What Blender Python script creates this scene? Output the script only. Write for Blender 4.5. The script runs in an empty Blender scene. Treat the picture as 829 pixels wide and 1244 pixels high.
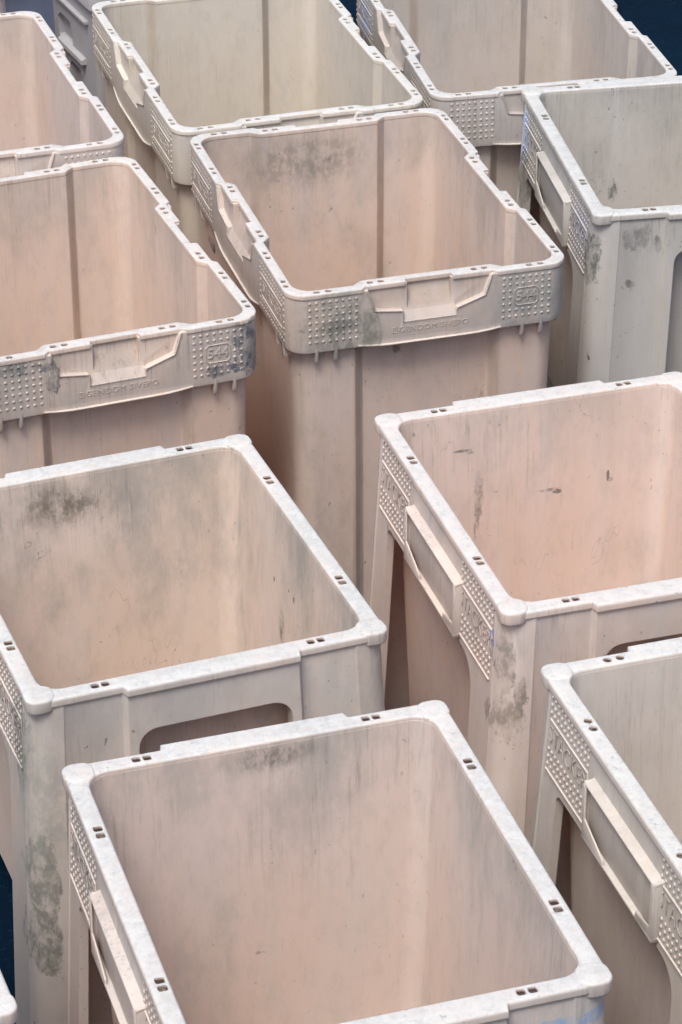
import bpy, bmesh, math, random
from mathutils import Vector, Matrix
C = bpy.data.collections.new("crates_yard"); bpy.context.scene.collection.children.link(C)
scene = bpy.context.scene
R = math.radians

# ------------------------------------------------------------------ camera, world, sun, exposure
H = 0.54                                    # rim height of a crate above the ground
cam_d = bpy.data.cameras.new("camera"); cam = bpy.data.objects.new("camera", cam_d)
scene.collection.objects.link(cam); scene.camera = cam
cam_d.sensor_fit = 'HORIZONTAL'; cam_d.sensor_width = 36.0; cam_d.lens = 157.27
cam_d.clip_start = 0.05; cam_d.clip_end = 500
pitch, roll = R(30.147), -0.0041
F_ = Vector((0, math.cos(pitch), -math.sin(pitch))); U_ = Vector((0, math.sin(pitch), math.cos(pitch)))
R_ = Vector((1, 0, 0)) * math.cos(roll) + U_ * math.sin(roll)
U2 = -Vector((1, 0, 0)) * math.sin(roll) + U_ * math.cos(roll)
M = Matrix((R_, U2, -F_)).transposed().to_4x4(); M.translation = Vector((0, 0, H + 1.74))
cam.matrix_world = M

SUN_EL, SUN_AZ = R(64), R(-156)             # azimuth measured from +y, negative = from the left
world = bpy.data.worlds.new("World"); scene.world = world; world.use_nodes = True
wn = world.node_tree; bg = wn.nodes["Background"]
sky = wn.nodes.new("ShaderNodeTexSky"); sky.sky_type = 'NISHITA'; sky.sun_disc = False
sky.sun_elevation = SUN_EL; sky.sun_rotation = SUN_AZ
sky.air_density = 1.0; sky.dust_density = 6.0; sky.ozone_density = 1.0
wn.links.new(sky.outputs[0], bg.inputs[0]); bg.inputs[1].default_value = 0.10
sd = bpy.data.lights.new("sun", 'SUN'); sun = bpy.data.objects.new("sun", sd); scene.collection.objects.link(sun)
sd.energy = 1.5; sd.angle = R(22); sd.color = (1.0, 0.955, 0.905)
sdir = Vector((math.sin(SUN_AZ) * math.cos(SUN_EL), math.cos(SUN_AZ) * math.cos(SUN_EL), math.sin(SUN_EL)))
sun.rotation_euler = sdir.to_track_quat('Z', 'Y').to_euler()
vs = scene.view_settings
vs.view_transform = 'Standard'; vs.look = 'None'; vs.gamma = 1.0; vs.use_curve_mapping = False; vs.exposure = 0.85
scene.render.engine = 'CYCLES'
scene.cycles.max_bounces = 10; scene.cycles.diffuse_bounces = 8

# ------------------------------------------------------------------ crate sizes (half widths, rim width)
AX, AY, RW = 0.2035, 0.2415, 0.0205
BX, BY = 0.1994, 0.2885

# ------------------------------------------------------------------ materials
def lin(r, g, b):
    f = lambda c: ((c / 255 + 0.055) / 1.055) ** 2.4 if c > 10 else c / 255 / 12.92
    return (f(r), f(g), f(b), 1)

class NT:
    def __init__(s, name):
        s.m = bpy.data.materials.new(name); s.m.use_nodes = True; s.t = s.m.node_tree
        s.bsdf = s.t.nodes["Principled BSDF"]
        s.seed = Vector((0, 0, 0))
    def n(s, kind, **kw):
        nd = s.t.nodes.new("ShaderNode" + kind)
        for k, v in kw.items(): setattr(nd, k, v)
        return nd
    def l(s, a, b): s.t.links.new(a, b)
    def coords(s, seed):
        tc = s.n("TexCoord"); s.obj = tc.outputs["Object"]
        s.seed = seed
        return s.obj
    def mapped(s, sc=(1, 1, 1), off=(0, 0, 0)):
        mp = s.n("Mapping"); mp.inputs["Scale"].default_value = sc
        mp.inputs["Location"].default_value = (s.seed[0] + off[0], s.seed[1] + off[1], s.seed[2] + off[2])
        s.l(s.obj, mp.inputs["Vector"]); return mp.outputs[0]
    def noise(s, scale, detail=4, rough=0.55, sc=(1, 1, 1), off=(0, 0, 0), dist=0):
        nz = s.n("TexNoise"); nz.inputs["Scale"].default_value = scale; nz.inputs["Detail"].default_value = detail
        nz.inputs["Roughness"].default_value = rough; nz.inputs["Distortion"].default_value = dist
        s.l(s.mapped(sc, off), nz.inputs["Vector"]); return nz.outputs["Fac"]
    def math(s, op, a, b=None, c=None, clamp=False):
        nd = s.n("Math", operation=op); nd.use_clamp = clamp
        for i, v in enumerate((a, b, c)):
            if v is None: continue
            if isinstance(v, (int, float)): nd.inputs[i].default_value = v
            else: s.l(v, nd.inputs[i])
        return nd.outputs[0]
    def step(s, v, lo, hi):                  # smooth 0..1 between lo and hi
        nd = s.n("MapRange", interpolation_type='SMOOTHSTEP')
        s.l(v, nd.inputs[0]); nd.inputs[1].default_value = lo; nd.inputs[2].default_value = hi
        return nd.outputs[0]
    def mix(s, fac, a, b):
        nd = s.n("Mix", data_type='RGBA')
        for sock, v in ((nd.inputs[0], fac), (nd.inputs[6], a), (nd.inputs[7], b)):
            if isinstance(v, (int, float)): sock.default_value = v
            elif isinstance(v, tuple): sock.default_value = v
            else: s.l(v, sock)
        return nd.outputs[2]
    def scratch(s, scale, width, mask_scale, mask_lo, off, sc=(1, 1, 1), dist=0.0):
        # thin irregular lines: the 0.5 level of a noise, kept where a second noise is high
        a = s.noise(scale, 3, 0.6, sc, off, dist)
        a = s.math('ABSOLUTE', s.math('SUBTRACT', a, 0.5))
        a = s.math('SUBTRACT', 1.0, s.step(a, width * 0.3, width))
        b = s.step(s.noise(mask_scale, 2, 0.5, (1, 1, 1), (off[0] + 7, off[1], off[2])), mask_lo, mask_lo + 0.05)
        return s.math('MULTIPLY', a, b)

GRIME = lin(150, 152, 148); DARK = lin(52, 60, 66)

def plastic(name, base, pale, seed, half=(AX, AY), seams=False, rimz=(0.010, 0.0055), grime=0.5, patches=(), rim_wear_sky=0.8, specks=0.5, warm=None):
    """dirty injection-moulded plastic; patches: (centre, radii, colour, strength, raggedness) in crate coordinates"""
    s = NT(name); s.coords((seed * 3.17, seed * 1.91, seed * 5.3))
    sep = s.n("SeparateXYZ"); s.l(s.obj, sep.inputs[0]); z = sep.outputs[2]
    warm = warm or base
    def up_(c):                              # fresh plastic is paler than the dirty average
        m = sum(c[:3]) / 3
        return tuple(min(0.86, (v * 0.64 + m * 0.36) * 1.10 * t) for v, t in zip(c[:3], (0.99, 0.985, 1.005))) + (1,)
    base, warm, pale = up_(base), up_(warm), up_(pale)
    col = s.mix(s.step(s.noise(3.2, 3, 0.5), 0.35, 0.65), base, warm)
    ax_, ay_ = s.math('ABSOLUTE', sep.outputs[0]), s.math('ABSOLUTE', sep.outputs[1])
    ext = s.step(s.math('MAXIMUM', s.math('SUBTRACT', ax_, half[0]), s.math('SUBTRACT', ay_, half[1])), -0.0100, -0.0050)
    # bleached, chalky film in streaks running down the wall
    streak = s.noise(1.0, 6, 0.65, (26, 26, 2.6))
    film = s.math('MULTIPLY', s.step(streak, 0.42, 0.75), 0.55)
    col = s.mix(film, col, pale)
    mic = s.noise(48, 8, 0.75, (1, 1, .5), off=(7, 7, 7))
    col = s.mix(s.math('MULTIPLY', s.step(mic, 0.46, 0.66), 0.16), col, GRIME)
    # grey handling grime: cloudy blotches, denser near the top of the walls
    cl = s.noise(8.5, 12, 0.74, (1, 1, 0.45))
    top = s.step(z, H - 0.20, H - 0.005)
    lvl = s.math('ADD', cl, s.math('MULTIPLY', top, 0.13))
    g = s.math('MULTIPLY', s.step(lvl, 0.50, 0.78), grime)
    col = s.mix(g, col, GRIME)
    # the outer faces are handled and weathered more than the inside
    eg = s.step(s.noise(14, 10, 0.72, (1, 1, 0.4), off=(1, 9, 3)), 0.30, 0.66)
    eg = s.math('MULTIPLY', s.math('ADD', 0.18, s.math('MULTIPLY', eg, 0.60)), s.math('MULTIPLY', ext, min(1.0, grime * 1.25)))
    col = s.mix(eg, col, lin(200, 201, 200))
    if seams:                                # shade of the mould step painted brown, with some dirt, down the short walls
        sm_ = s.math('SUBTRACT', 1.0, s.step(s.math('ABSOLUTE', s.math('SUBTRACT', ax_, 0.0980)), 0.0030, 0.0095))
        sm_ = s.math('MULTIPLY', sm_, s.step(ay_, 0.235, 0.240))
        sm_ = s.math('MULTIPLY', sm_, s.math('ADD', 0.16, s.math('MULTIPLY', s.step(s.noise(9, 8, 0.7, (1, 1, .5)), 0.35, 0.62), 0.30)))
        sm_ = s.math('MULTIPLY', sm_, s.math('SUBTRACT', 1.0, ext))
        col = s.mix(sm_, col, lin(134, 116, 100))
    # fine vertical scuff
    sc1 = s.step(s.noise(1.0, 5, 0.7, (150, 150, 9), (3, 1, 0)), 0.60, 0.74)
    sc1 = s.math('MULTIPLY', sc1, s.step(s.noise(4.0, 3, 0.5, off=(5, 5, 5)), 0.48, 0.62))
    col = s.mix(s.math('MULTIPLY', sc1, 0.35 * grime + 0.12), col, GRIME)
    ts = s.step(s.noise(1.0, 6, 0.75, (230, 230, 5), (6, 4, 2)), 0.50, 0.66)
    ts = s.math('MULTIPLY', ts, s.math('MULTIPLY', s.step(z, H - 0.26, H - 0.02), s.step(s.noise(6, 4, 0.6, off=(8, 1, 3)), 0.42, 0.62)))
    col = s.mix(s.math('MULTIPLY', ts, min(0.6, 0.25 + grime * 0.5)), col, lin(128, 130, 126))
    hs = s.step(s.noise(1.0, 4, 0.7, (420, 420, 7), (1, 4, 0)), 0.66, 0.74)
    hs = s.math('MULTIPLY', hs, s.step(s.noise(7.0, 3, 0.5, off=(5, 1, 5)), 0.50, 0.60))
    col = s.mix(s.math('MULTIPLY', hs, 0.42), col, DARK)
    ls = s.step(s.noise(1.0, 4, 0.7, (60, 320, 320), (2, 4, 9)), 0.68, 0.76)
    col = s.mix(s.math('MULTIPLY', ls, 0.22), col, GRIME)
    # black specks and scribbly scratches
    sp = s.step(s.noise(95, 2, 0.5, (1, 1, .7)), 0.70, 0.75)
    sp = s.math('MULTIPLY', sp, s.step(s.noise(5.5, 3, 0.6, off=(9, 2, 4)), 0.50, 0.60))
    col = s.mix(s.math('MULTIPLY', sp, specks), col, DARK)
    sp2 = s.math('MULTIPLY', s.step(s.noise(210, 2, 0.5, (1, 1, .6)), 0.70, 0.76), s.step(s.noise(7, 3, 0.6, off=(3, 7, 4)), 0.44, 0.56))
    col = s.mix(s.math('MULTIPLY', sp2, min(0.7, specks)), col, lin(96, 94, 90))
    sr = s.scratch(20, 0.004, 9, 0.63, (1.3, 0, 4), (1, 1, .45), dist=0.2)
    col = s.mix(s.math('MULTIPLY', sr, specks * 0.6), col, DARK)
    smg = s.math('MULTIPLY', s.step(s.noise(16, 6, 0.75, (1, 1, .8), off=(4, 8, 1)), 0.63, 0.72), s.step(s.noise(3, 2, off=(2, 2, 9)), 0.5, 0.62))
    col = s.mix(s.math('MULTIPLY', smg, specks * 0.45), col, lin(86, 90, 92))
    bumpsrc = s.math('ADD', s.math('MULTIPLY', s.noise(60, 5, 0.6), 0.6), s.math('MULTIPLY', streak, 0.5))
    for (c, r, colr, k, rag) in patches:
        sub = s.n("VectorMath", operation='SUBTRACT'); s.l(s.obj, sub.inputs[0]); sub.inputs[1].default_value = c
        dv = s.n("VectorMath", operation='DIVIDE'); s.l(sub.outputs[0], dv.inputs[0]); dv.inputs[1].default_value = r
        ln = s.n("VectorMath", operation='LENGTH'); s.l(dv.outputs[0], ln.inputs[0])
        soft = rag < 0.3
        off = (c[0] * 9, c[1] * 7, c[2] * 5)
        rr_ = sorted(r)[-2]; fs = max(30, min(140, 1.1 / rr_))
        nz = s.noise(16, 8, 0.72, (1, 1, .5), off) if soft else s.noise(fs, 9, 0.76, (1, 1, .55), off)
        d = s.math('ADD', ln.outputs["Value"], s.math('MULTIPLY', s.math('SUBTRACT', nz, 0.5), rag * 5))
        msk = s.math('SUBTRACT', 1.0, s.step(d, 0.25 if soft else 0.86, 1.15 if soft else 0.96))
        msk = s.math('MULTIPLY', msk, s.math('ADD', 0.22, s.math('MULTIPLY', s.step(s.noise(75, 7, 0.75, (1, 1, .6), off=off), 0.40, 0.60), 0.78)))
        col = s.mix(s.math('MULTIPLY', msk, k), col, colr)
    # rim tops: whitish scuffs, blue grey flecks, and sky light painted on upward faces
    if rim_wear_sky:
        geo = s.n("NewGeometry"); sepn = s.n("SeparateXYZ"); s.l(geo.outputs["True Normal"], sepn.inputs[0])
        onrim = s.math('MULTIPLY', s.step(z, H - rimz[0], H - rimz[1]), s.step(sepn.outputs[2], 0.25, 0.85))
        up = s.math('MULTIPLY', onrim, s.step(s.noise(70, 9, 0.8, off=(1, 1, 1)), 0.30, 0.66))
        col = s.mix(s.math('MULTIPLY', onrim, 0.45 * rim_wear_sky), col, lin(208, 215, 217))
        wear_sky_col = s.mix(s.step(s.noise(90, 10, 0.85, off=(6, 0, 2)), 0.44, 0.66), lin(212, 219, 220), lin(162, 173, 179))
        col = s.mix(s.math('MULTIPLY', up, rim_wear_sky), col, wear_sky_col)
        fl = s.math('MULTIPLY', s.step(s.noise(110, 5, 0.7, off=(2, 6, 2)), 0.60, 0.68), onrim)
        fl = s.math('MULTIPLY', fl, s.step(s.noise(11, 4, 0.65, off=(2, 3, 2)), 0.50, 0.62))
        col = s.mix(s.math('MULTIPLY', fl, 0.7 * rim_wear_sky), col, lin(98, 114, 124))
        # worn corner posts: vertical chalk and soot on the outermost bend
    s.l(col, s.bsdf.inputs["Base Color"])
    rr = s.n("MapRange"); s.l(cl, rr.inputs[0]); rr.inputs[1].default_value = .3; rr.inputs[2].default_value = .7
    rr.inputs[3].default_value = 0.36; rr.inputs[4].default_value = 0.60
    s.l(rr.outputs[0], s.bsdf.inputs["Roughness"])
    s.bsdf.inputs["Specular IOR Level"].default_value = 0.5
    bev = s.n("Bevel", samples=4); bev.inputs["Radius"].default_value = 0.0018
    bmp = s.n("Bump"); bmp.inputs["Strength"].default_value = 0.16; bmp.inputs["Distance"].default_value = 0.003
    s.l(bumpsrc, bmp.inputs["Height"]); s.l(bev.outputs[0], bmp.inputs["Normal"]); s.l(bmp.outputs[0], s.bsdf.inputs["Normal"])
    # thin polyethylene lets some warm light through
    tr = s.n("BsdfTranslucent"); tcol = s.mix(0.6, col, lin(236, 176, 132)); s.l(tcol, tr.inputs[0]); s.l(bmp.outputs[0], tr.inputs[1])
    mx = s.n("MixShader"); mx.inputs[0].default_value = 0.22
    out = [n_ for n_ in s.t.nodes if n_.type == 'OUTPUT_MATERIAL'][0]
    s.l(s.bsdf.outputs[0], mx.inputs[1]); s.l(tr.outputs[0], mx.inputs[2]); s.l(mx.outputs[0], out.inputs[0])
    return s.m

def ground_mat():
    s = NT("dark_blue_asphalt"); s.coords((0, 0, 0))
    a = s.noise(2.0, 4, 0.6); b = s.noise(110, 4, 0.7)
    col = s.mix(s.step(a, 0.35, 0.7), (0.0006, 0.0060, 0.0170, 1), (0.0008, 0.0100, 0.0240, 1))
    col = s.mix(s.math('MULTIPLY', s.step(b, 0.56, 0.75), 0.6), col, (0.010, 0.060, 0.085, 1))
    s.l(col, s.bsdf.inputs["Base Color"]); s.bsdf.inputs["Roughness"].default_value = 0.85
    s.bsdf.inputs["Specular IOR Level"].default_value = 0.06
    bmp = s.n("Bump"); bmp.inputs["Strength"].default_value = 0.7; bmp.inputs["Distance"].default_value = 0.006
    s.l(b, bmp.inputs["Height"]); s.l(bmp.outputs[0], s.bsdf.inputs["Normal"])
    return s.m

# ------------------------------------------------------------------ mesh helpers
def link(name, me, parent=None):
    o = bpy.data.objects.new(name, me); C.objects.link(o)
    if parent: o.parent = parent
    return o

def rounded(hx, hy, r, n=8):
    pts = []
    for (sx, sy, a0) in ((1, 1, 0), (-1, 1, 90), (-1, -1, 180), (1, -1, 270)):
        for k in range(n + 1):
            a = R(a0 + 90 * k / n)
            pts.append((sx * (hx - r) + r * math.cos(a), sy * (hy - r) + r * math.sin(a)))
    return pts

def plan(hx, hy, r, stepsx, stepsy, n=8):
    """rounded rectangle whose sides carry steps: stepsx = [(u, offset)...] for the two x faces, stepsy for the y faces,
    given for u from the middle outward (u>0) and mirrored"""
    def side(st):                           # sequence u from -max to +max
        out = [(-u, o) for (u, o) in reversed(st)] + [(u, o) for (u, o) in st]
        return out
    pts = []
    def corner(sx, sy, a0):
        for k in range(n + 1):
            a = R(a0 + 90 * k / n)
            pts.append((sx * (hx - r) + r * math.cos(a), sy * (hy - r) + r * math.sin(a)))
    for (u, o) in side(stepsx): pts.append((hx + o, u))
    corner(1, 1, 0)
    for (u, o) in side(stepsy): pts.append((-u, hy + o))
    corner(-1, 1, 90)
    for (u, o) in side(stepsx): pts.append((-hx - o, -u))
    corner(-1, -1, 180)
    for (u, o) in side(stepsy): pts.append((u, -hy - o))
    corner(1, -1, 270)
    return pts

def loft(levels):
    """levels: [(pts2d, z)...] same count; closed solid"""
    bm = bmesh.new(); rings = []
    for pts, z in levels: rings.append([bm.verts.new((x, y, z)) for x, y in pts])
    n = len(rings[0])
    for a, b in zip(rings, rings[1:]):
        for i in range(n): bm.faces.new((a[i], a[(i + 1) % n], b[(i + 1) % n], b[i]))
    bm.faces.new(rings[0][::-1]); bm.faces.new(rings[-1])
    bmesh.ops.recalc_face_normals(bm, faces=bm.faces)
    return bm

def ring(fo, fi, h, ro, ri, n=5):
    """closed rim ring: outline fo(inset) outside, fi(inset) inside, rounded top edges of radius ro, ri, height h"""
    prof = [(fo(0.0), H - h)]
    for k in range(n + 1):
        a = R(90 * k / n); prof.append((fo(ro * (1 - math.cos(a))), H - ro + ro * math.sin(a)))
    for k in range(n, -1, -1):
        a = R(90 * k / n); prof.append((fi(ri * (1 - math.cos(a))), H - ri + ri * math.sin(a)))
    prof.append((fi(0.0), H - h))
    bm = bmesh.new(); rs = [[bm.verts.new((x, y, z)) for x, y in p] for p, z in prof]; m = len(rs[0])
    for i in range(len(rs)):
        a, b = rs[i], rs[(i + 1) % len(rs)]
        for j in range(m): bm.faces.new((a[j], a[(j + 1) % m], b[(j + 1) % m], b[j]))
    bmesh.ops.recalc_face_normals(bm, faces=bm.faces)
    return bm

def loft3(rings3):
    bm = bmesh.new(); rings = [[bm.verts.new(p) for p in r] for r in rings3]; n = len(rings[0])
    for a, b in zip(rings, rings[1:]):
        for i in range(n): bm.faces.new((a[i], a[(i + 1) % n], b[(i + 1) % n], b[i]))
    bm.faces.new(rings[0][::-1]); bm.faces.new(rings[-1])
    bmesh.ops.recalc_face_normals(bm, faces=bm.faces)
    return bm

def box_bm(x0, x1, y0, y1, z0, z1):
    return loft([([(x0, y0), (x1, y0), (x1, y1), (x0, y1)], z0), ([(x0, y0), (x1, y0), (x1, y1), (x0, y1)], z1)])

def merge(bms):
    out = bmesh.new()
    for b in bms:
        me = bpy.data.meshes.new("t"); b.to_mesh(me); out.from_mesh(me); bpy.data.meshes.remove(me); b.free()
    return out

def to_mesh(bm, name="m"):
    me = bpy.data.meshes.new(name); bm.to_mesh(me); bm.free(); return me

def evaluated(o):
    dg = bpy.context.evaluated_depsgraph_get(); dg.update()
    return bpy.data.meshes.new_from_object(o.evaluated_get(dg))

def modded(me, mods):
    """apply a list of ('BOOL', mesh, op) / ('BEVEL', width, seg, angle) to a mesh; returns a new mesh"""
    o = link("tmp", me); tmp = [o]
    for i, md in enumerate(mods):
        if md[0] == 'BOOL':
            c = link("tmpc", md[1]); tmp.append(c)
            m = o.modifiers.new("b%d" % i, 'BOOLEAN'); m.object = c; m.operation = md[2]; m.solver = 'EXACT'; m.use_self = False
        elif md[0] == 'BEVEL':
            m = o.modifiers.new("v%d" % i, 'BEVEL'); m.width = md[1]; m.segments = md[2]; m.limit_method = 'ANGLE'
            m.angle_limit = R(md[3]); m.use_clamp_overlap = True; m.miter_outer = 'MITER_ARC' if False else 'MITER_SHARP'
    r = evaluated(o)
    for t in tmp: bpy.data.objects.remove(t)
    return r

def finish(me, name, ang=38):
    me.name = name
    bm = bmesh.new(); bm.from_mesh(me)
    bmesh.ops.remove_doubles(bm, verts=bm.verts, dist=1e-5); bm.to_mesh(me); bm.free()
    for p in me.polygons: p.use_smooth = True
    me.set_sharp_from_angle(angle=R(ang))
    return me

def side_map(side, hx, hy, tilt=0.0):
    """(u, depth, out) -> crate coordinates on one of the four faces; u runs left to right seen from outside"""
    def f(u, d, o):
        z = H - d; k = o + tilt * d
        if side == 'F': return Vector((u, -hy - k, z))
        if side == 'B': return Vector((-u, hy + k, z))
        if side == 'L': return Vector((-hx - k, -u, z))
        return Vector((hx + k, u, z))
    return f

def dimple(bm, f, u, d, r, h):
    top = bm.verts.new(f(u, d, h)); prev = None; rings = []
    for (rr, hh) in ((r, -0.0004), (r * 0.72, h * 0.68)):
        rings.append([bm.verts.new(f(u + rr * math.cos(R(45 * k)), d + rr * math.sin(R(45 * k)), hh)) for k in range(8)])
    for k in range(8):
        bm.faces.new((rings[0][k], rings[0][(k + 1) % 8], rings[1][(k + 1) % 8], rings[1][k]))
        bm.faces.new((rings[1][k], rings[1][(k + 1) % 8], top))

def bar(bm, f, u0, d0, u1, d1, w, h):
    du, dd = u1 - u0, d1 - d0; L = math.hypot(du, dd); nu, nd = -dd / L * w / 2, du / L * w / 2
    a = [bm.verts.new(f(u + s * nu, d + s * nd, -0.0004)) for (u, d, s) in ((u0, d0, 1), (u1, d1, 1), (u1, d1, -1), (u0, d0, -1))]
    b = [bm.verts.new(f(u + s * nu * .5, d + s * nd * .5, h)) for (u, d, s) in ((u0, d0, 1), (u1, d1, 1), (u1, d1, -1), (u0, d0, -1))]
    for i in range(4): bm.faces.new((a[i], a[(i + 1) % 4], b[(i + 1) % 4], b[i]))
    bm.faces.new(b)

def text_into(bm, f, txt, u, d, size, h, xs=1.0, bold=0.0, sp=1.0):
    cu = bpy.data.curves.new("t", 'FONT'); cu.body = txt; cu.size = size; cu.extrude = h / 2; cu.align_x = 'CENTER'; cu.align_y = 'CENTER'
    cu.resolution_u = 3; cu.offset = bold; cu.space_character = sp
    o = link("tmp_text", cu); me = evaluated(o); bpy.data.objects.remove(o)
    base = len(bm.verts); bm.from_mesh(me); bm.verts.ensure_lookup_table()
    for v in bm.verts[base:]:
        x, y, zz = v.co; v.co = f(u + x * xs, d - y, zz + h / 2 - 0.0002)
    bpy.data.meshes.remove(me)

def arch(u0, u1, top, r, bottom, wid, n=6, r1=None):
    """opening outline (u, depth): top edge at depth `top`, open below; the sides spread by wid at the bottom"""
    pts = [(u0 - wid, bottom)]
    for k in range(n + 1):
        a = R(180 - 90 * k / n); pts.append((u0 + r + r * math.cos(a), top + r - r * math.sin(a)))
    r = r1 or r
    for k in range(n + 1):
        a = R(90 - 90 * k / n); pts.append((u1 - r + r * math.cos(a), top + r - r * math.sin(a)))
    pts.append((u1 + wid, bottom))
    return pts

def cutter(f, pts_in, o_in, pts_out, o_mid, o_out):
    return loft3([[f(u, d, o_in) for u, d in pts_in], [f(u, d, o_mid) for u, d in pts_in], [f(u, d, o_out) for u, d in pts_out]])

# ------------------------------------------------------------------ type A : crate with smooth rim, label holders and leg posts
FLARE = 0.046
def scaled(pts, kx, ky): return [(x * kx, y * ky) for x, y in pts]
stA_rim = [(0.0975, 0.0095), (0.1005, 0.0)]
stA_shell = [(0.0965, 0.0085), (0.1010, -0.0005), (0.1630, -0.0005), (0.1655, 0.0012)]
stA_shellx = [(0.2080, -0.0006), (0.2100, 0.0010)]

def build_A():
    parts = []
    # outer shell with posts and four arched recesses
    p = plan(AX - 0.0020, AY - 0.0020, 0.027, stA_shellx, stA_shell)
    D = H
    kx, ky = 1 + FLARE * D / AX, 1 + FLARE * D / AY
    outer = to_mesh(loft([(scaled(p, kx, ky), 0.0), (p, H - 0.0085)]))
    ti = rounded(AX - RW + 0.0022, AY - RW + 0.0022, 0.026)
    kk = (H + 0.05) / H
    inner = to_mesh(loft([(scaled(ti, 1 - 0.102, 1 - 0.077), -0.001), (scaled(ti, 1.0, 1.0), H + 0.0)]))
    cuts = []
    for sd_ in 'LR':
        f = side_map(sd_, AX, AY)
        s = 1 if sd_ == 'L' else -1
        a, b, ra, rb = (-0.172, 0.146, 0.012, 0.036) if sd_ == 'L' else (-0.146, 0.172, 0.036, 0.012)
        pi = arch(a, b, 0.119, ra, 0.60, 0.010, r1=rb); po = arch(a - 0.004, b + 0.006, 0.114, ra + .003, 0.60, 0.010, r1=rb + .005)
        cuts.append(cutter(f, pi, -0.090, po, -0.008, 0.055))
    for sd_ in 'FB':
        f = side_map(sd_, AX, AY)
        pi = arch(-0.087, 0.087, 0.057, 0.022, 0.60, 0.018); po = arch(-0.089, 0.089, 0.055, 0.024, 0.60, 0.018)
        cuts.append(cutter(f, pi, -0.090, po, 0.0, 0.060))
    wells = []
    for sx in (-1, 1):
        for sy in (-1, 1):
            for (cx, cy, ax_, ay_) in ((sx * (AX - 0.0118), sy * 0.1219, 0.0072, 0.0130), (sx * 0.1219, sy * (AY - 0.0105), 0.0130, 0.0072)):
                c1 = rounded(ax_, ay_, 0.002, 2)
                wells.append(loft([([(x + cx, y + cy) for x, y in c1], H - 0.060), ([(x + cx, y + cy) for x, y in c1], H - 0.0030)]))
    chamb = merge([w.copy() for w in wells]); chamb = to_mesh(chamb)
    # the posts are hollow skirts: an 11 mm thick return, then the open cavity in front of the tub
    hp = rounded(AX - 0.0125, AY - 0.0125, 0.018); q0, q1 = 1 + FLARE * D / AX, 1 + FLARE * D / AY
    hollow = to_mesh(loft([(scaled(hp, q0 + .0005, q1 + .0005), -0.002), (scaled(hp, 1 + FLARE * .045 / AX, 1 + FLARE * .045 / AY), H - 0.045)]))
    mods = [('BOOL', inner, 'DIFFERENCE'), ('BOOL', hollow, 'DIFFERENCE')] + [('BOOL', to_mesh(c), 'DIFFERENCE') for c in cuts] + [('BOOL', to_mesh(merge(wells)), 'DIFFERENCE')]
    parts.append(('outer_shell', finish(modded(outer, mods), 'outer_shell')))
    # tub
    tin = rounded(AX - RW + 0.0002, AY - RW + 0.0002, 0.0242); tex = rounded(AX - RW - 0.0036, AY - RW - 0.0036, 0.0265)
    tex = rounded(AX - RW + 0.0034, AY - RW + 0.0034, 0.027)
    dr = (0.900, 0.925)
    # keep the outside of the tub just proud of the posts' inner cut
    ext = to_mesh(loft([(scaled(tex, *dr), 0.085), (tex, H - 0.005)]))
    cav = to_mesh(loft([(scaled(tin, dr[0], dr[1]), 0.092), (tin, H + 0.004)]))
    parts.append(('tub', finish(modded(ext, [('BOOL', cav, 'DIFFERENCE')]), 'tub')))
    # rim
    fo = lambda e: plan(AX - e, AY - e, 0.028 - e, [(0.05, 0)], [(u + (0 if o else -0) - e * 0.4, o) for u, o in stA_rim])
    fi = lambda e: plan(AX - RW + e, AY - RW + e, 0.024 + e, [(0.05, 0)], [(u, 0) for u, o in stA_rim])
    rim = to_mesh(ring(fo, fi, 0.0095, 0.0036, 0.0030))
    for pn, qs, c1, c2 in (('rim', (0.1162, 0.1276), rounded(0.0046, 0.0042, 0.0022, 3), rounded(0.0043, 0.0042, 0.0022, 3)),
                           ('rim_round', (0.1145, 0.1290), rounded(0.0047, 0.0047, 0.00465, 5), rounded(0.0047, 0.0047, 0.00465, 5))):
        slots = []
        for sx in (-1, 1):
            for sy in (-1, 1):
                for q in qs:
                    for cc_, cx, cy in ((c1, sx * (AX - 0.0118), sy * q), (c2, sx * q, sy * (AY - 0.0105))):
                        pp = [(x + cx, y + cy) for x, y in cc_]
                        slots.append(loft([(pp, H - 0.03), (pp, H + 0.02)]))
        rm = modded(rim.copy(), [('BOOL', chamb.copy(), 'DIFFERENCE'), ('BOOL', to_mesh(merge(slots)), 'DIFFERENCE')])
        parts.append((pn, finish(rm, 'rim', 30)))
    # corner caps
    for sx in (-1, 1):
        for sy in (-1, 1):
            c = rounded(0.0165, 0.0165, 0.0125, 6); cx, cy = sx * (AX + 0.0014 - 0.0165), sy * (AY + 0.0014 - 0.0165)
            cc = [(x + cx, y + cy) for x, y in c]
            lo = [((x) * 0.97 + cx, (y) * 0.97 + cy) for x, y in c]
            m_ = modded(to_mesh(loft([(lo, H - 0.016), (cc, H + 0.0012)])), [('BEVEL', 0.0030, 4, 50)])
            parts.append(('corner_cap', finish(m_, 'corner_cap', 40)))
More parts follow.
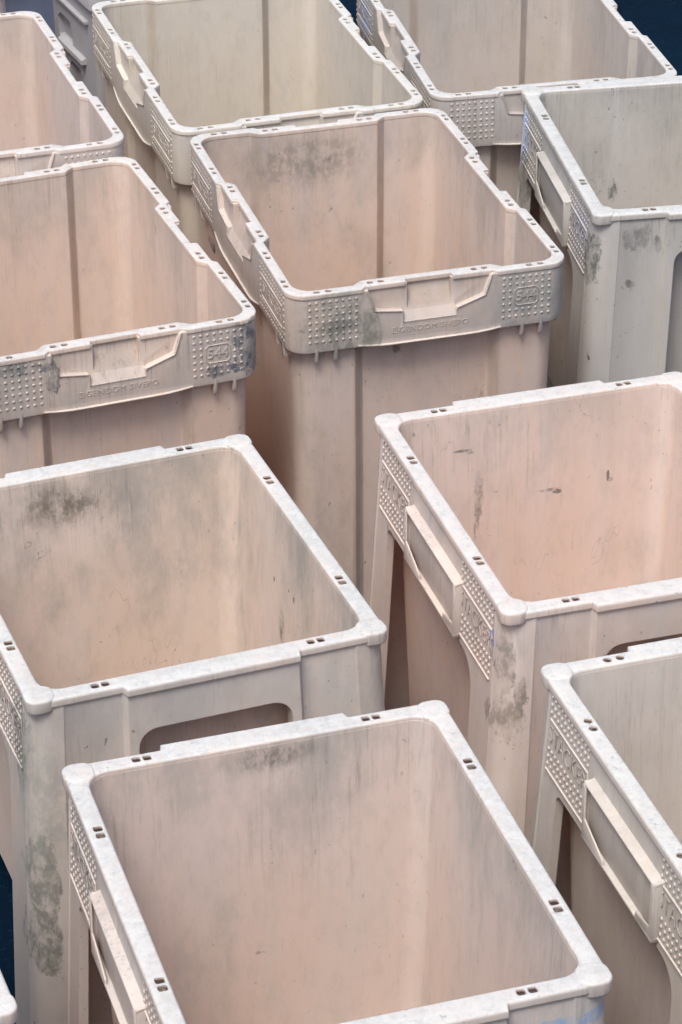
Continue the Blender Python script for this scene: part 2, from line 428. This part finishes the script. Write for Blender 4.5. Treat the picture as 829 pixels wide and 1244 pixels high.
    # dimple panels (raised lettering between rows of pips)
    for sd_ in 'LR':
        f = side_map(sd_, AX - 0.0020, AY - 0.0020, FLARE)
        for s in (-1, 1):
            u0 = s * 0.150
            bm = bmesh.new()
            for i in range(12):
                for d in (0.0145, 0.0240, 0.0335, 0.0790, 0.0885, 0.0980):
                    dimple(bm, f, u0 + (i - 5.5) * 0.0094, d, 0.0025, 0.0010)
            bar(bm, f, u0 - 0.052, 0.0415, u0 + 0.054, 0.0415, 0.0020, 0.0013)
            bar(bm, f, u0 + 0.0535, 0.0415, u0 + 0.0560, 0.0520, 0.0020, 0.0013)
            bar(bm, f, u0 - 0.055, 0.1055, u0 + 0.055, 0.1055, 0.0020, 0.0013)
            text_into(bm, f, "STACKER", u0 - 0.001, 0.0595, 0.0300, 0.0008, 0.80, -0.0006, 1.06)
            parts.append(('dimple_panel', finish(to_mesh(bm), 'dimple_panel', 50)))
    # label holders
    for sd_ in 'LR':
        f = side_map(sd_, AX - 0.0020, AY - 0.0020, 0.0)
        e = 1 if sd_ == 'L' else -1
        u0, u1 = -0.082, 0.104          # u right = towards the front on the left face
        def slab(ring3): return loft3(ring3)
        bms = []
        def bx(ua, ub, da, db, oa, ob, sl=0.0):
            bms.append(loft3([[f(ua, da, oa), f(ub, da, oa), f(ub, db, oa), f(ua, db, oa)],
                              [f(ua, da + sl, ob), f(ub, da + sl, ob), f(ub, db + sl, ob), f(ua, db + sl, ob)]]))
        bx(u0, u1, 0.0365, 0.0390, -0.002, 0.0120, 0.0040)                 # sloping top shelf
        bx(u0, u0 + 0.0028, 0.0385, 0.1110, -0.002, 0.0117)                # ends
        bx(u1 - 0.0028, u1, 0.0385, 0.1110, -0.002, 0.0117)
        bx(u0, u1, 0.1060, 0.1100, -0.002, 0.0126, 0.0)                    # bottom ledge
        # front lips
        def prism(poly, oa, ob):
            bms.append(loft3([[f(u, d, oa) for u, d in poly], [f(u, d, ob) for u, d in poly]]))
        prism([(u0, 0.042), (u0 + 0.0065, 0.042), (u0 + 0.0065, 0.083), (u0 + 0.058, 0.1005), (u0 + 0.060, 0.1105), (u0, 0.1105)], 0.0105, 0.0127)
        prism([(u1, 0.042), (u1 - 0.0065, 0.042), (u1 - 0.0065, 0.094), (u1 - 0.040, 0.0995), (u1 - 0.042, 0.1105), (u1, 0.1105)], 0.0105, 0.0127)
        # flat back plate between the ends, a touch proud of the wall
        prism([(u0 + 0.003, 0.040), (u1 - 0.003, 0.040), (u1 - 0.003, 0.106), (u0 + 0.003, 0.106)], -0.0015, 0.0058)
        parts.append(('label_holder', finish(modded(to_mesh(merge(bms)), [('BEVEL', 0.0007, 2, 40)]), 'label_holder', 40)))
    return parts

# ------------------------------------------------------------------ type B : stacking crate with a collar band, chutes and stepped rim
def planB(off, mid_off, hx=BX, hy=BY, r=0.030, ext=False):
    """side profile with the middle set inwards"""
    a, b = ((0.0900, 0.0990), (0.0900, 0.1040)) if ext else ((0.0935, 0.1060), (0.0915, 0.1055))
    return plan(hx + off, hy + off, r, [(a[0], mid_off), (a[1], 0)], [(b[0], mid_off), (b[1], 0)])

def build_B():
    parts = []
    T = 0.0145                                         # collar to inside
    # tub
    ti = planB(-T, -0.0115, r=0.026); te = planB(-T + 0.0035, -0.0115, r=0.028, ext=True)
    k = (0.950, 0.965)
    ext = to_mesh(loft([(scaled(te, *k), 0.0), (te, H - 0.004)])); cav = to_mesh(loft([(scaled(ti, *k), 0.006), (ti, H + 0.004)]))
    parts.append(('tub', finish(modded(ext, [('BOOL', cav, 'DIFFERENCE')]), 'tub')))
    # collar
    pc = plan(BX - 0.0008, BY - 0.0008, 0.030, [(0.05, 0), (0.110, 0)], [(0.05, 0), (0.095, 0)])
    pin = scaled(te, 0.9985, 0.999)
    col = to_mesh(loft([(scaled(pc, 0.994, 0.996), H - 0.0885), (pc, H - 0.080), (pc, H - 0.004)]))
    cin = to_mesh(loft([(pin, H - 0.2), (pin, H + 0.05)]))
    cuts = []
    for sd_ in 'FBLR':
        f = side_map(sd_, BX - 0.0008, BY - 0.0008)
        g = 1.0 if sd_ in 'FB' else 1.15
        pk = [(-0.092, -0.02), (-0.088, 0.004), (-0.078, 0.034), (-0.074, 0.0365), (-0.039, 0.041), (-0.0375, 0.043), (-0.037, 0.058),
              (0.037, 0.058), (0.0365, 0.048), (0.038, 0.046), (0.074, 0.0335), (0.077, 0.031), (0.085, 0.006), (0.092, 0.0), (0.094, -0.02)]
        pk = [(u * g, d) for u, d in pk]
        cuts.append(loft3([[f(u, d, -0.0072) for u, d in pk], [f(u, d, 0.02) for u, d in pk]]))
        hw = 0.031 * g
        prof = [(-0.0165, -0.02), (-0.0165, 0.022), (-0.0072, 0.0405), (0.0035, 0.0600), (0.03, 0.0600), (0.03, -0.02)]
        cuts.append(loft3([[f(-hw, d, o) for o, d in prof], [f(hw, d, o) for o, d in prof]]))
        # flared continuation of the chute floor below the tabs
        pr2 = [(-0.0120, 0.0305), (-0.0072, 0.0405), (0.0035, 0.0600), (0.03, 0.0600), (0.03, 0.0405)]
        pr2 = [(-0.0072, 0.0412), (0.0035, 0.0600), (0.03, 0.0600), (0.03, 0.0412)]
        cuts.append(loft3([[f(-hw * 1.2, d, o) for o, d in pr2], [f(hw * 1.2, d, o) for o, d in pr2]]))
    # chute floor needs solid behind: the tab pocket bottom is refilled by a wedge
    wells = []
    for sx in (-1, 1):
        for sy in (-1, 1):
            pos = [(sx * (BX - 0.0165), sy * 0.0795, .0050, .0135)] + [(sx * (BX - 0.0064), sy * q, .0042, .0135) for q in (0.150, 0.2435)]
            pos += [(sx * 0.0735, sy * (BY - 0.0165), .0135, .0050), (sx * 0.150, sy * (BY - 0.0064), .0135, .0042)]
            for cx, cy, ax_, ay_ in pos:
                c1 = rounded(ax_, ay_, 0.001, 2)
                wells.append(loft([([(x + cx, y + cy) for x, y in c1], H - 0.050), ([(x + cx, y + cy) for x, y in c1], H - 0.0030)]))
    chamb = to_mesh(merge([w.copy() for w in wells]))
    mods = [('BOOL', cin, 'DIFFERENCE')] + [('BOOL', to_mesh(c), 'DIFFERENCE') for c in cuts] + [('BOOL', to_mesh(merge(wells)), 'DIFFERENCE')]
    cm = modded(col, mods)
    wed = []
    for sd_ in 'FBLR':
        f = side_map(sd_, BX - 0.0008, BY - 0.0008); g = 1.0 if sd_ in 'FB' else 1.15
        hw = 0.0372 * g
        wed.append(loft3([[f(-hw, 0.0405, -0.0078), f(-hw, 0.0585, 0.0004), f(-hw, 0.0620, -0.001), f(-hw, 0.0620, -0.010)],
                          [f(hw, 0.0405, -0.0078), f(hw, 0.0585, 0.0004), f(hw, 0.0620, -0.001), f(hw, 0.0620, -0.010)]]))
        # raised ridge that outlines the tabs
        rb = bmesh.new()
        for (pa, pb) in (((0.0385, 0.0500), (0.0385, 0.0470)), ((0.0385, 0.0470), (0.078, 0.0335)), ((0.078, 0.0335), (0.0875, 0.004)),
                         ((-0.0385, 0.0580), (-0.0395, 0.0415)), ((-0.0395, 0.0415), (-0.079, 0.0365)), ((-0.079, 0.0365), (-0.090, 0.005))):
            bar(rb, f, pa[0] * g, pa[1], pb[0] * g, pb[1], 0.0026, 0.0014)
        wed.append(rb)
        # turned-out lip along the middle of the lower edge
        lx = 0.102 if sd_ in 'FB' else 0.125; dd = 0.0 if sd_ in 'FB' else 0.008
        n = 12; rings = []
        for i in range(n + 1):
            u = -lx + 2 * lx * i / n; t = math.sin(math.pi * min(1, (1 - abs(u) / lx) * 2.2) / 2)
            d0 = 0.0868 + (0.0032 + dd) * t
            rings.append([f(u, 0.080, -0.006), f(u, 0.082, -0.0009), f(u, d0 - 0.0022, -0.0004), f(u, d0 - 0.0010, 0.0006 + 0.0018 * t), f(u, d0 + 0.0006, 0.0004 + 0.0016 * t), f(u, d0, -0.006)])
        wed.append(loft3(rings))
    bm = bmesh.new(); bm.from_mesh(cm)
    w = merge(wed); wm = to_mesh(w); bm.from_mesh(wm)
    parts.append(('collar', finish(to_mesh(bm), 'collar')))
    # rim with stepped plan and slots
    sx_ = [(0.0375, -0.0150), (0.0395, -0.0062), (0.0930, -0.0062), (0.1010, -0.0062), (0.107, 0.0)]
    sy_ = [(0.0320, -0.0150), (0.0340, -0.0062), (0.0860, -0.0062), (0.0900, -0.0062), (0.096, 0.0)]
    ix_ = [(0.0375, -0.0115), (0.0395, -0.0115), (0.0935, -0.0115), (0.1060, 0.0), (0.110, 0.0)]
    iy_ = [(0.0320, -0.0115), (0.0340, -0.0115), (0.0915, -0.0115), (0.1055, 0.0), (0.108, 0.0)]
    fo = lambda e: plan(BX - e, BY - e, 0.030 - e, sx_, sy_)
    fi = lambda e: plan(BX - T - 0.0004 + e, BY - T - 0.0004 + e, 0.0256 + e, ix_, iy_)
    rim = to_mesh(ring(fo, fi, 0.0070, 0.0018, 0.0018, 3))
    slots = []
    def slot(x, y, a, b):
        c = rounded(a, b, 0.0016, 3); slots.append(loft([([(px + x, py + y) for px, py in c], H - 0.014), ([(px + x, py + y) for px, py in c], H + 0.02)]))
    for sx in (-1, 1):
        for sy in (-1, 1):
            for q in (0.072, 0.087): slot(sx * (BX - 0.0165), sy * q, 0.0036, 0.0038)
            for q in (0.142, 0.158, 0.236, 0.251): slot(sx * (BX - 0.0072), sy * q, 0.0034, 0.0038)
            for q in (0.066, 0.081): slot(sx * q, sy * (BY - 0.0165), 0.0042, 0.0034)
            for q in (0.142, 0.158): slot(sx * q, sy * (BY - 0.0072), 0.0042, 0.0034)
    sm = to_mesh(merge(slots))
    rm = modded(rim, [('BOOL', chamb, 'DIFFERENCE'), ('BOOL', sm, 'DIFFERENCE')])
    parts.append(('rim', finish(rm, 'rim', 30)))
    # ribs under the collar
    for sd_, us in (('F', (-0.160, -0.133, 0.133, 0.160)), ('B', (-0.160, -0.133, 0.133, 0.160)), ('L', (-0.25, -0.215, 0.215, 0.25)), ('R', (-0.25, -0.215, 0.215, 0.25))):
        f = side_map(sd_, BX - 0.0008, BY - 0.0008)
        for u in us:
            prof = [(-0.0136, 0.080), (-0.0002, 0.080), (-0.0006, 0.100), (-0.0030, 0.1055), (-0.0136, 0.1065)]
            m_ = to_mesh(loft3([[f(u - 0.0021, d, o) for o, d in prof], [f(u + 0.0021, d, o) for o, d in prof]]))
            parts.append(('rib', finish(m_, 'rib')))
    # dimple panels
    for sd_ in 'FB':
        f = side_map(sd_, BX - 0.0008, BY - 0.0008)
        for s in (-1, 1):
            bm = bmesh.new(); u0 = s * 0.137 if s > 0 else -0.137
            for i in range(8):
                for j in range(7):
                    if s > 0 and 2 <= i <= 5 and 2 <= j <= 4: continue
                    dimple(bm, f, u0 + (i - 3.5) * 0.0093, 0.0135 + j * 0.0098, 0.0026, 0.0010)
            if s > 0:
                a, b, c, d = u0 - 0.0170, u0 + 0.0170, 0.0300, 0.0560
                e = 0.004
                for (p0, p1) in (((a + e, c), (b - e, c)), ((b - e, c), (b, c + e)), ((b, c + e), (b, d - e)), ((b, d - e), (b - e, d)), ((b - e, d), (a + e, d)), ((a + e, d), (a, d - e)), ((a, d - e), (a, c + e)), ((a, c + e), (a + e, c))):
                    bar(bm, f, p0[0], p0[1], p1[0], p1[1], 0.0016, 0.0009)
                text_into(bm, f, "544", u0, 0.0432, 0.0205, 0.0010, 0.98, 0.0003)
            parts.append(('dimple_panel', finish(to_mesh(bm), 'dimple_panel', 50)))
    for sd_ in 'LR':
        f = side_map(sd_, BX - 0.0008, BY - 0.0008)
        for s in (-1, 1):
            bm = bmesh.new(); u0 = s * 0.200
            for i in range(14):
                for j in range(8):
                    if j in (2, 3, 4, 5) and 1 <= i <= 12: continue
                    dimple(bm, f, u0 + (i - 6.5) * 0.0093, 0.0125 + j * 0.0092, 0.0025, 0.0010)
            bar(bm, f, u0 - 0.053, 0.0285, u0 + 0.053, 0.0285, 0.0016, 0.0012)
            bar(bm, f, u0 - 0.053, 0.0610, u0 + 0.053, 0.0610, 0.0016, 0.0012)
            text_into(bm, f, "STACKER", u0, 0.0447, 0.0230, 0.0008, 0.98, -0.0002)
            parts.append(('dimple_panel', finish(to_mesh(bm), 'dimple_panel', 50)))
    # raised ownership lettering on the collar
    for sd_ in 'FB':
        f = side_map(sd_, BX - 0.0008, BY - 0.0008)
        bm = bmesh.new(); text_into(bm, f, "EIGENDOM SIVEPO", 0.0, 0.0700, 0.0118, 0.0007, 1.02, 0.0, 1.08)
        parts.append(('lettering', finish(to_mesh(bm), 'lettering', 50)))
    return parts

# ------------------------------------------------------------------ place the setting
gm = bmesh.new(); v = [gm.verts.new(p) for p in ((-60, -60, 0), (60, -60, 0), (60, 60, 0), (-60, 60, 0))]; gm.faces.new(v)
ground = link("ground", to_mesh(gm)); ground["kind"] = "structure"; ground.data.materials.append(ground_mat())

protoA = build_A(); protoB = build_B()

def crate(kind, x, y, rot, dz, label, mat, group, round_holes=False):
    root = bpy.data.objects.new("plastic_crate", None); C.objects.link(root)
    root.location = (x, y, 0); root.rotation_euler = (0, 0, R(rot)); root.scale = (1, 1, (H + dz) / H)
    root["label"] = label; root["category"] = "crate"; root["group"] = group
    for (pn, me) in (protoA if kind == 'A' else protoB):
        if pn == ('rim' if round_holes else 'rim_round'): continue
        pn = 'rim' if pn == 'rim_round' else pn
        o = bpy.data.objects.new(pn, me); C.objects.link(o); o.parent = root
        if not me.materials: me.materials.append(None)
        o.material_slots[0].link = 'OBJECT'; o.material_slots[0].material = mat
    return root

GA, GB = "smooth-rimmed crates with label holders", "crates with a collar band and stepped rim"
pink, peach, beige, greyb = lin(222, 200, 190), lin(224, 198, 180), lin(214, 200, 182), lin(196, 190, 180)
pale = lin(214, 212, 208)
FX, FY = -AX, -AY
DK = lin(84, 88, 90)
crates = [
 ('A', -0.0182, 2.2996, 17.198, 0.0093, "frontmost whole crate, grey-streaked inside, blue sticker at its lower right corner", GA,
  dict(base=lin(216, 198, 184), warm=lin(214, 192, 174), pale=lin(196, 194, 190), grime=0.58, specks=.4,
       patches=[((0.196, FY - .01, .503), (.026, .03, .010), lin(140, 176, 215), 1, .3), ((0.150, FY - .01, .499), (.034, .03, .010), lin(140, 176, 214), 1, .35),
                ((.01, .214, .522), (.06, .04, .018), lin(110, 108, 104), .8, .2), ((-.19, FY, .40), (.02, .04, .11), lin(150, 160, 164), .6, .2)])),
 ('A', -0.2229, 2.9025, 20.434, -0.0063, "weathered crate with peeled patch on its front left post and grimy inside", GA,
  dict(base=lin(222, 204, 186), warm=lin(218, 196, 172), pale=lin(206, 205, 198), grime=0.72, specks=.8,
       patches=[((-.198, FY, .31), (.020, .06, .060), lin(130, 134, 130), .9, .42), ((-.203, FY, .22), (.020, .06, .045), lin(126, 131, 126), .9, .42), ((-.195, FY, .40), (.045, .06, .12), lin(158, 166, 162), .65, .25),
                ((-.03, .214, .497), (.075, .05, .035), lin(112, 108, 96), .85, .25), ((.183, .04, .385), (.03, .012, .026), lin(92, 92, 80), .9, .2),
                ((-.20, -.20, .47), (.03, .03, .07), lin(120, 128, 124), .7, .4)])),
 ('A', 0.3041, 3.0543, 16.653, 0.0019, "pink crate with blue fleck on its left pips and peeled flakes down its front corner", GA,
  dict(base=lin(228, 206, 189), warm=lin(226, 199, 178), pale=lin(222, 213, 209), grime=0.32, specks=.62,
       patches=[((-.196, FY, .405), (.016, .05, .030), lin(158, 150, 142), .95, .9), ((-.182, FY, .435), (.008, .05, .028), lin(150, 144, 138), .95, .9), ((-.198, FY, .47), (.010, .05, .035), lin(120, 120, 118), .7, .6),
                ((-AX, -.206, .490), (.02, .006, .014), lin(120, 150, 215), .95, .35),
                ((-.072, .214, .405), (.005, .03, .036), DK, .6, 1.3), ((-.077, .214, .37), (.002, .03, .014), DK, .7, .5), ((-.095, .214, .485), (.012, .03, .0022), DK, .8, .5), ((-.084, .214, .481), (.006, .03, .002), DK, .7, .5), ((.022, .214, .412), (.016, .03, .0022), DK, .7, .5), ((.033, .214, .408), (.007, .03, .003), DK, .8, .6), ((.101, .214, .42), (.0022, .03, .008), DK, .85, .4), ((.104, .214, .414), (.004, .03, .0035), DK, .8, .5)])),
 ('A', 0.4770, 2.4969, 17.469, 0.0, "cream crate at the lower right with round rim holes and clean label holder", GA,
  dict(base=lin(208, 201, 188), warm=lin(202, 194, 178), pale=lin(218, 216, 210), grime=0.20, specks=.22)),
 ('A', 0.5193, 4.0932, 9.298, -0.0020, "grey-green crate at the upper right with torn blue label on its far left corner", GA,
  dict(base=lin(196, 194, 184), warm=lin(190, 188, 176), pale=lin(200, 204, 202), grime=0.61, specks=.9,
       patches=[((-AX, .212, .478), (.03, .040, .052), lin(186, 208, 238), 1, .31), ((-AX, .224, .480), (.03, .026, .050), lin(186, 208, 238), 1, .31), ((-AX, -.165, .485), (.02, .055, .045), lin(192, 202, 226), .6, .2), ((-.205, -.225, .47), (.02, .03, .045), lin(96, 106, 104), .9, .4),
                ((-.057, .214, .366), (.008, .03, .014), lin(60, 68, 64), .8, 1.3), ((-.135, FY, .50), (.020, .03, .018), lin(96, 102, 104), .6, 1.2), ((-.150, FY, .43), (.010, .03, .008), DK, .7, .8), ((-.108, FY, .49), (.006, .03, .014), DK, .6, 1.0), ((-AX, .19, .41), (.02, .035, .05), lin(108, 110, 108), .8, .45)])),
 ('B', 0.0424, 3.9016, 16.128, -0.0043, "centre crate with banded collar, grey smear over its left pips and 544 on the right", GB,
  dict(base=lin(220, 198, 178), warm=lin(222, 194, 168), pale=lin(206, 199, 194), grime=0.52, specks=.5,
       patches=[((-.130, -BY, .490), (.075, .04, .080), lin(146, 149, 142), .95, .15), ((-.082, -BY, .475), (.016, .03, .040), lin(134, 138, 130), .8, .35), ((-.135, -BY, .487), (.04, .03, .010), lin(110, 114, 110), .55, .6), ((-.039, -BY, .43), (.014, .03, .018), lin(90, 88, 86), .7, .4),
                ((.15, -BY, .49), (.09, .04, .080), lin(160, 164, 163), .85, .18), ((-.03, .26, .49), (.13, .04, .05), lin(140, 136, 128), .7, .25),
                ((-.187, .198, .400), (.02, .026, .010), lin(30, 40, 84), .95, .35)])),
 ('B', -0.3910, 3.7160, 20.700, -0.0050, "left crate with banded collar, blue-black scribbles on its front right corner", GB,
  dict(base=lin(226, 203, 181), warm=lin(228, 198, 170), pale=lin(210, 201, 192), grime=0.40, specks=.5,
       patches=[((.180, -BY, .500), (.022, .05, .040), lin(84, 98, 112), .9, .95), ((.150, -BY, .470), (.035, .04, .014), lin(84, 98, 112), .8, .95), ((.199, -BY, .49), (.020, .06, .06), lin(140, 150, 152), .8, .25),
                ((-.13, -BY, .522), (.05, .03, .010), lin(84, 100, 108), .8, .7), ((-.085, -BY, .50), (.012, .03, .030), lin(84, 98, 104), .8, .9), ((-.16, -BY, .50), (.06, .03, .05), lin(160, 160, 154), .6, .25),
                ((.178, .100, .522), (.02, .008, .020), lin(150, 172, 208), .9, .3), ((.178, .094, .505), (.02, .005, .014), lin(176, 96, 88), .9, .3)])),
 ('B', -0.5899, 4.2705, 18.324, 0.0140, "pinkish banded crate in the upper left corner, cut by the left edge", GB,
  dict(base=lin(220, 204, 191), warm=lin(218, 198, 180), pale=lin(210, 204, 200), grime=0.29, specks=.35)),
 ('B', -0.1393, 4.4566, 16.971, -0.0008, "cream-yellow banded crate behind the centre one, cleanest of all", GB,
  dict(base=lin(215, 209, 190), warm=lin(212, 204, 180), pale=lin(212, 210, 202), grime=0.20, specks=.2)),
 ('B', 0.2790, 4.5921, 12.013, -0.0065, "grey-pink banded crate at the top right in front of dark blue ground", GB,
  dict(base=lin(206, 199, 189), warm=lin(202, 192, 178), pale=lin(200, 200, 198), grime=0.36, specks=.35,
       patches=[((-BX, .195, .49), (.02, .04, .035), lin(172, 192, 226), .8, .3)])),
 ('A', -0.5667, 2.2583, 20.0, 0.0, "crate at the lower left edge of which only a rim corner shows", GA,
  dict(base=lin(224, 206, 194), warm=lin(222, 202, 186), pale=lin(222, 216, 212), grime=0.22, specks=.35)),
 ('A', -0.827, 4.907, 20.0, 0.0, "pinkish crate at the upper left edge, showing only its corner post", GA,
  dict(base=lin(216, 200, 192), warm=lin(212, 194, 184), pale=lin(214, 208, 204), grime=0.22, specks=.3)),
]
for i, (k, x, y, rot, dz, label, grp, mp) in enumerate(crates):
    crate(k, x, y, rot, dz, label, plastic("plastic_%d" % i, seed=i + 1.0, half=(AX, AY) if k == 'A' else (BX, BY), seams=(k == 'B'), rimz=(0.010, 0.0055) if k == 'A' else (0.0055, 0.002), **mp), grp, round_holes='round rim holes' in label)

# ------------------------------------------------------------------ grey and blue crates standing behind the rows
def simple_crate(name, label, x, y, rot, hx, hy, h, base, pale, features, seed):
    root = bpy.data.objects.new(name, None); C.objects.link(root)
    root.location = (x, y, 0); root.rotation_euler = (0, 0, R(rot)); root["label"] = label; root["category"] = "crate"
    mat = plastic("plastic_" + str(seed), base=base, pale=pale, warm=base, seed=seed, grime=0.36, specks=.3, rim_wear_sky=0)
    dz = h - H                                     # side_map measures depth from H
    def sm(side):
        g = side_map(side, hx, hy); return lambda u, d, o: g(u, d - dz, o)
    p = rounded(hx, hy, 0.022, 6)
    outer = to_mesh(loft([(scaled(p, .97, .97), 0), (p, h)]))
    cav = to_mesh(loft([(scaled(p, .97 - .018 / hx, .97 - .018 / hy), 0.01), (scaled(p, 1 - .018 / hx, 1 - .018 / hy), h + .01)]))
    mods = [('BOOL', cav, 'DIFFERENCE')]; adds = []
    for ft in features:
        f = sm(ft[1])
        if ft[0] == 'hole':                        # outline (u, height), depth
            pts = [(u, h - z) for u, z in ft[2]]
            c = loft3([[f(u, d, -ft[3]) for u, d in pts], [f(u * 1.0, d, 0.02) for u, d in pts]])
            mods.append(('BOOL', to_mesh(c), 'DIFFERENCE'))
        else:                                      # ledge: u0, u1, z, height, out
            _, _, u0, u1, z, hh, oo = ft
            adds.append(loft3([[f(u0, h - z, -0.006), f(u0, h - z - hh, -0.006), f(u0 + .004, h - z - hh * .6, oo), f(u0 + .004, h - z, oo)],
                               [f(u1, h - z, -0.006), f(u1, h - z - hh, -0.006), f(u1 - .004, h - z - hh * .6, oo), f(u1 - .004, h - z, oo)]]))
    me = modded(outer, mods)
    if adds:
        bm = bmesh.new(); bm.from_mesh(me); am = to_mesh(merge(adds)); bm.from_mesh(am); me = to_mesh(bm)
    b = link('wall', finish(me, 'wall'), root); b.data.materials.append(mat)
    fo = lambda e: [(x_, y_) for x_, y_ in rounded(hx + .008 - e, hy + .008 - e, 0.026 - e, 6)]
    fi = lambda e: [(x_, y_) for x_, y_ in rounded(hx - .019 + e, hy - .019 + e, 0.016 + e, 6)]
    rb = ring(fo, fi, 0.03, .003, .003, 3)
    for v_ in rb.verts: v_.co.z += dz + 0.001
    r_ = link('rim', finish(to_mesh(rb), 'rim'), root); r_.data.materials.append(mat)
    return root

import math as _m
gd = Vector((-math.sin(R(24)), math.cos(R(24)))); gn = Vector((math.cos(R(24)), math.sin(R(24))))
gc = Vector((-0.405, 4.705)) + gd * 0.122 + gn * 0.19
U = lambda t: 0.122 - t
simple_crate("grey_crate", "blue-grey crate with a hand hole, wedged between the two rear banded crates", gc.x, gc.y, 24, 0.19, 0.122, 0.54, lin(164, 168, 174), lin(176, 180, 186),
    [('hole', 'L', [(U(.200), .404), (U(.132), .404), (U(.128), .412), (U(.140), .446), (U(.190), .446), (U(.202), .436)], .012),
     ('hole', 'L', [(U(.150), .02), (U(.150), .366), (U(.142), .374), (U(.100), .374), (U(.086), .362), (U(.078), .340), (U(.076), .02)], .015),
     ('ledge', 'L', U(.190), U(.062), .394, .014, .007), ('ledge', 'L', U(.215), U(.040), .474, .008, .006)], 31)
simple_crate("blue_crate", "faded blue crate behind the upper left crates", -0.63, 5.27, 20, 0.15, 0.15, 0.50, lin(104, 128, 168), lin(130, 150, 180), [('ledge', 'F', -.13, .13, .40, .01, .008)], 37)
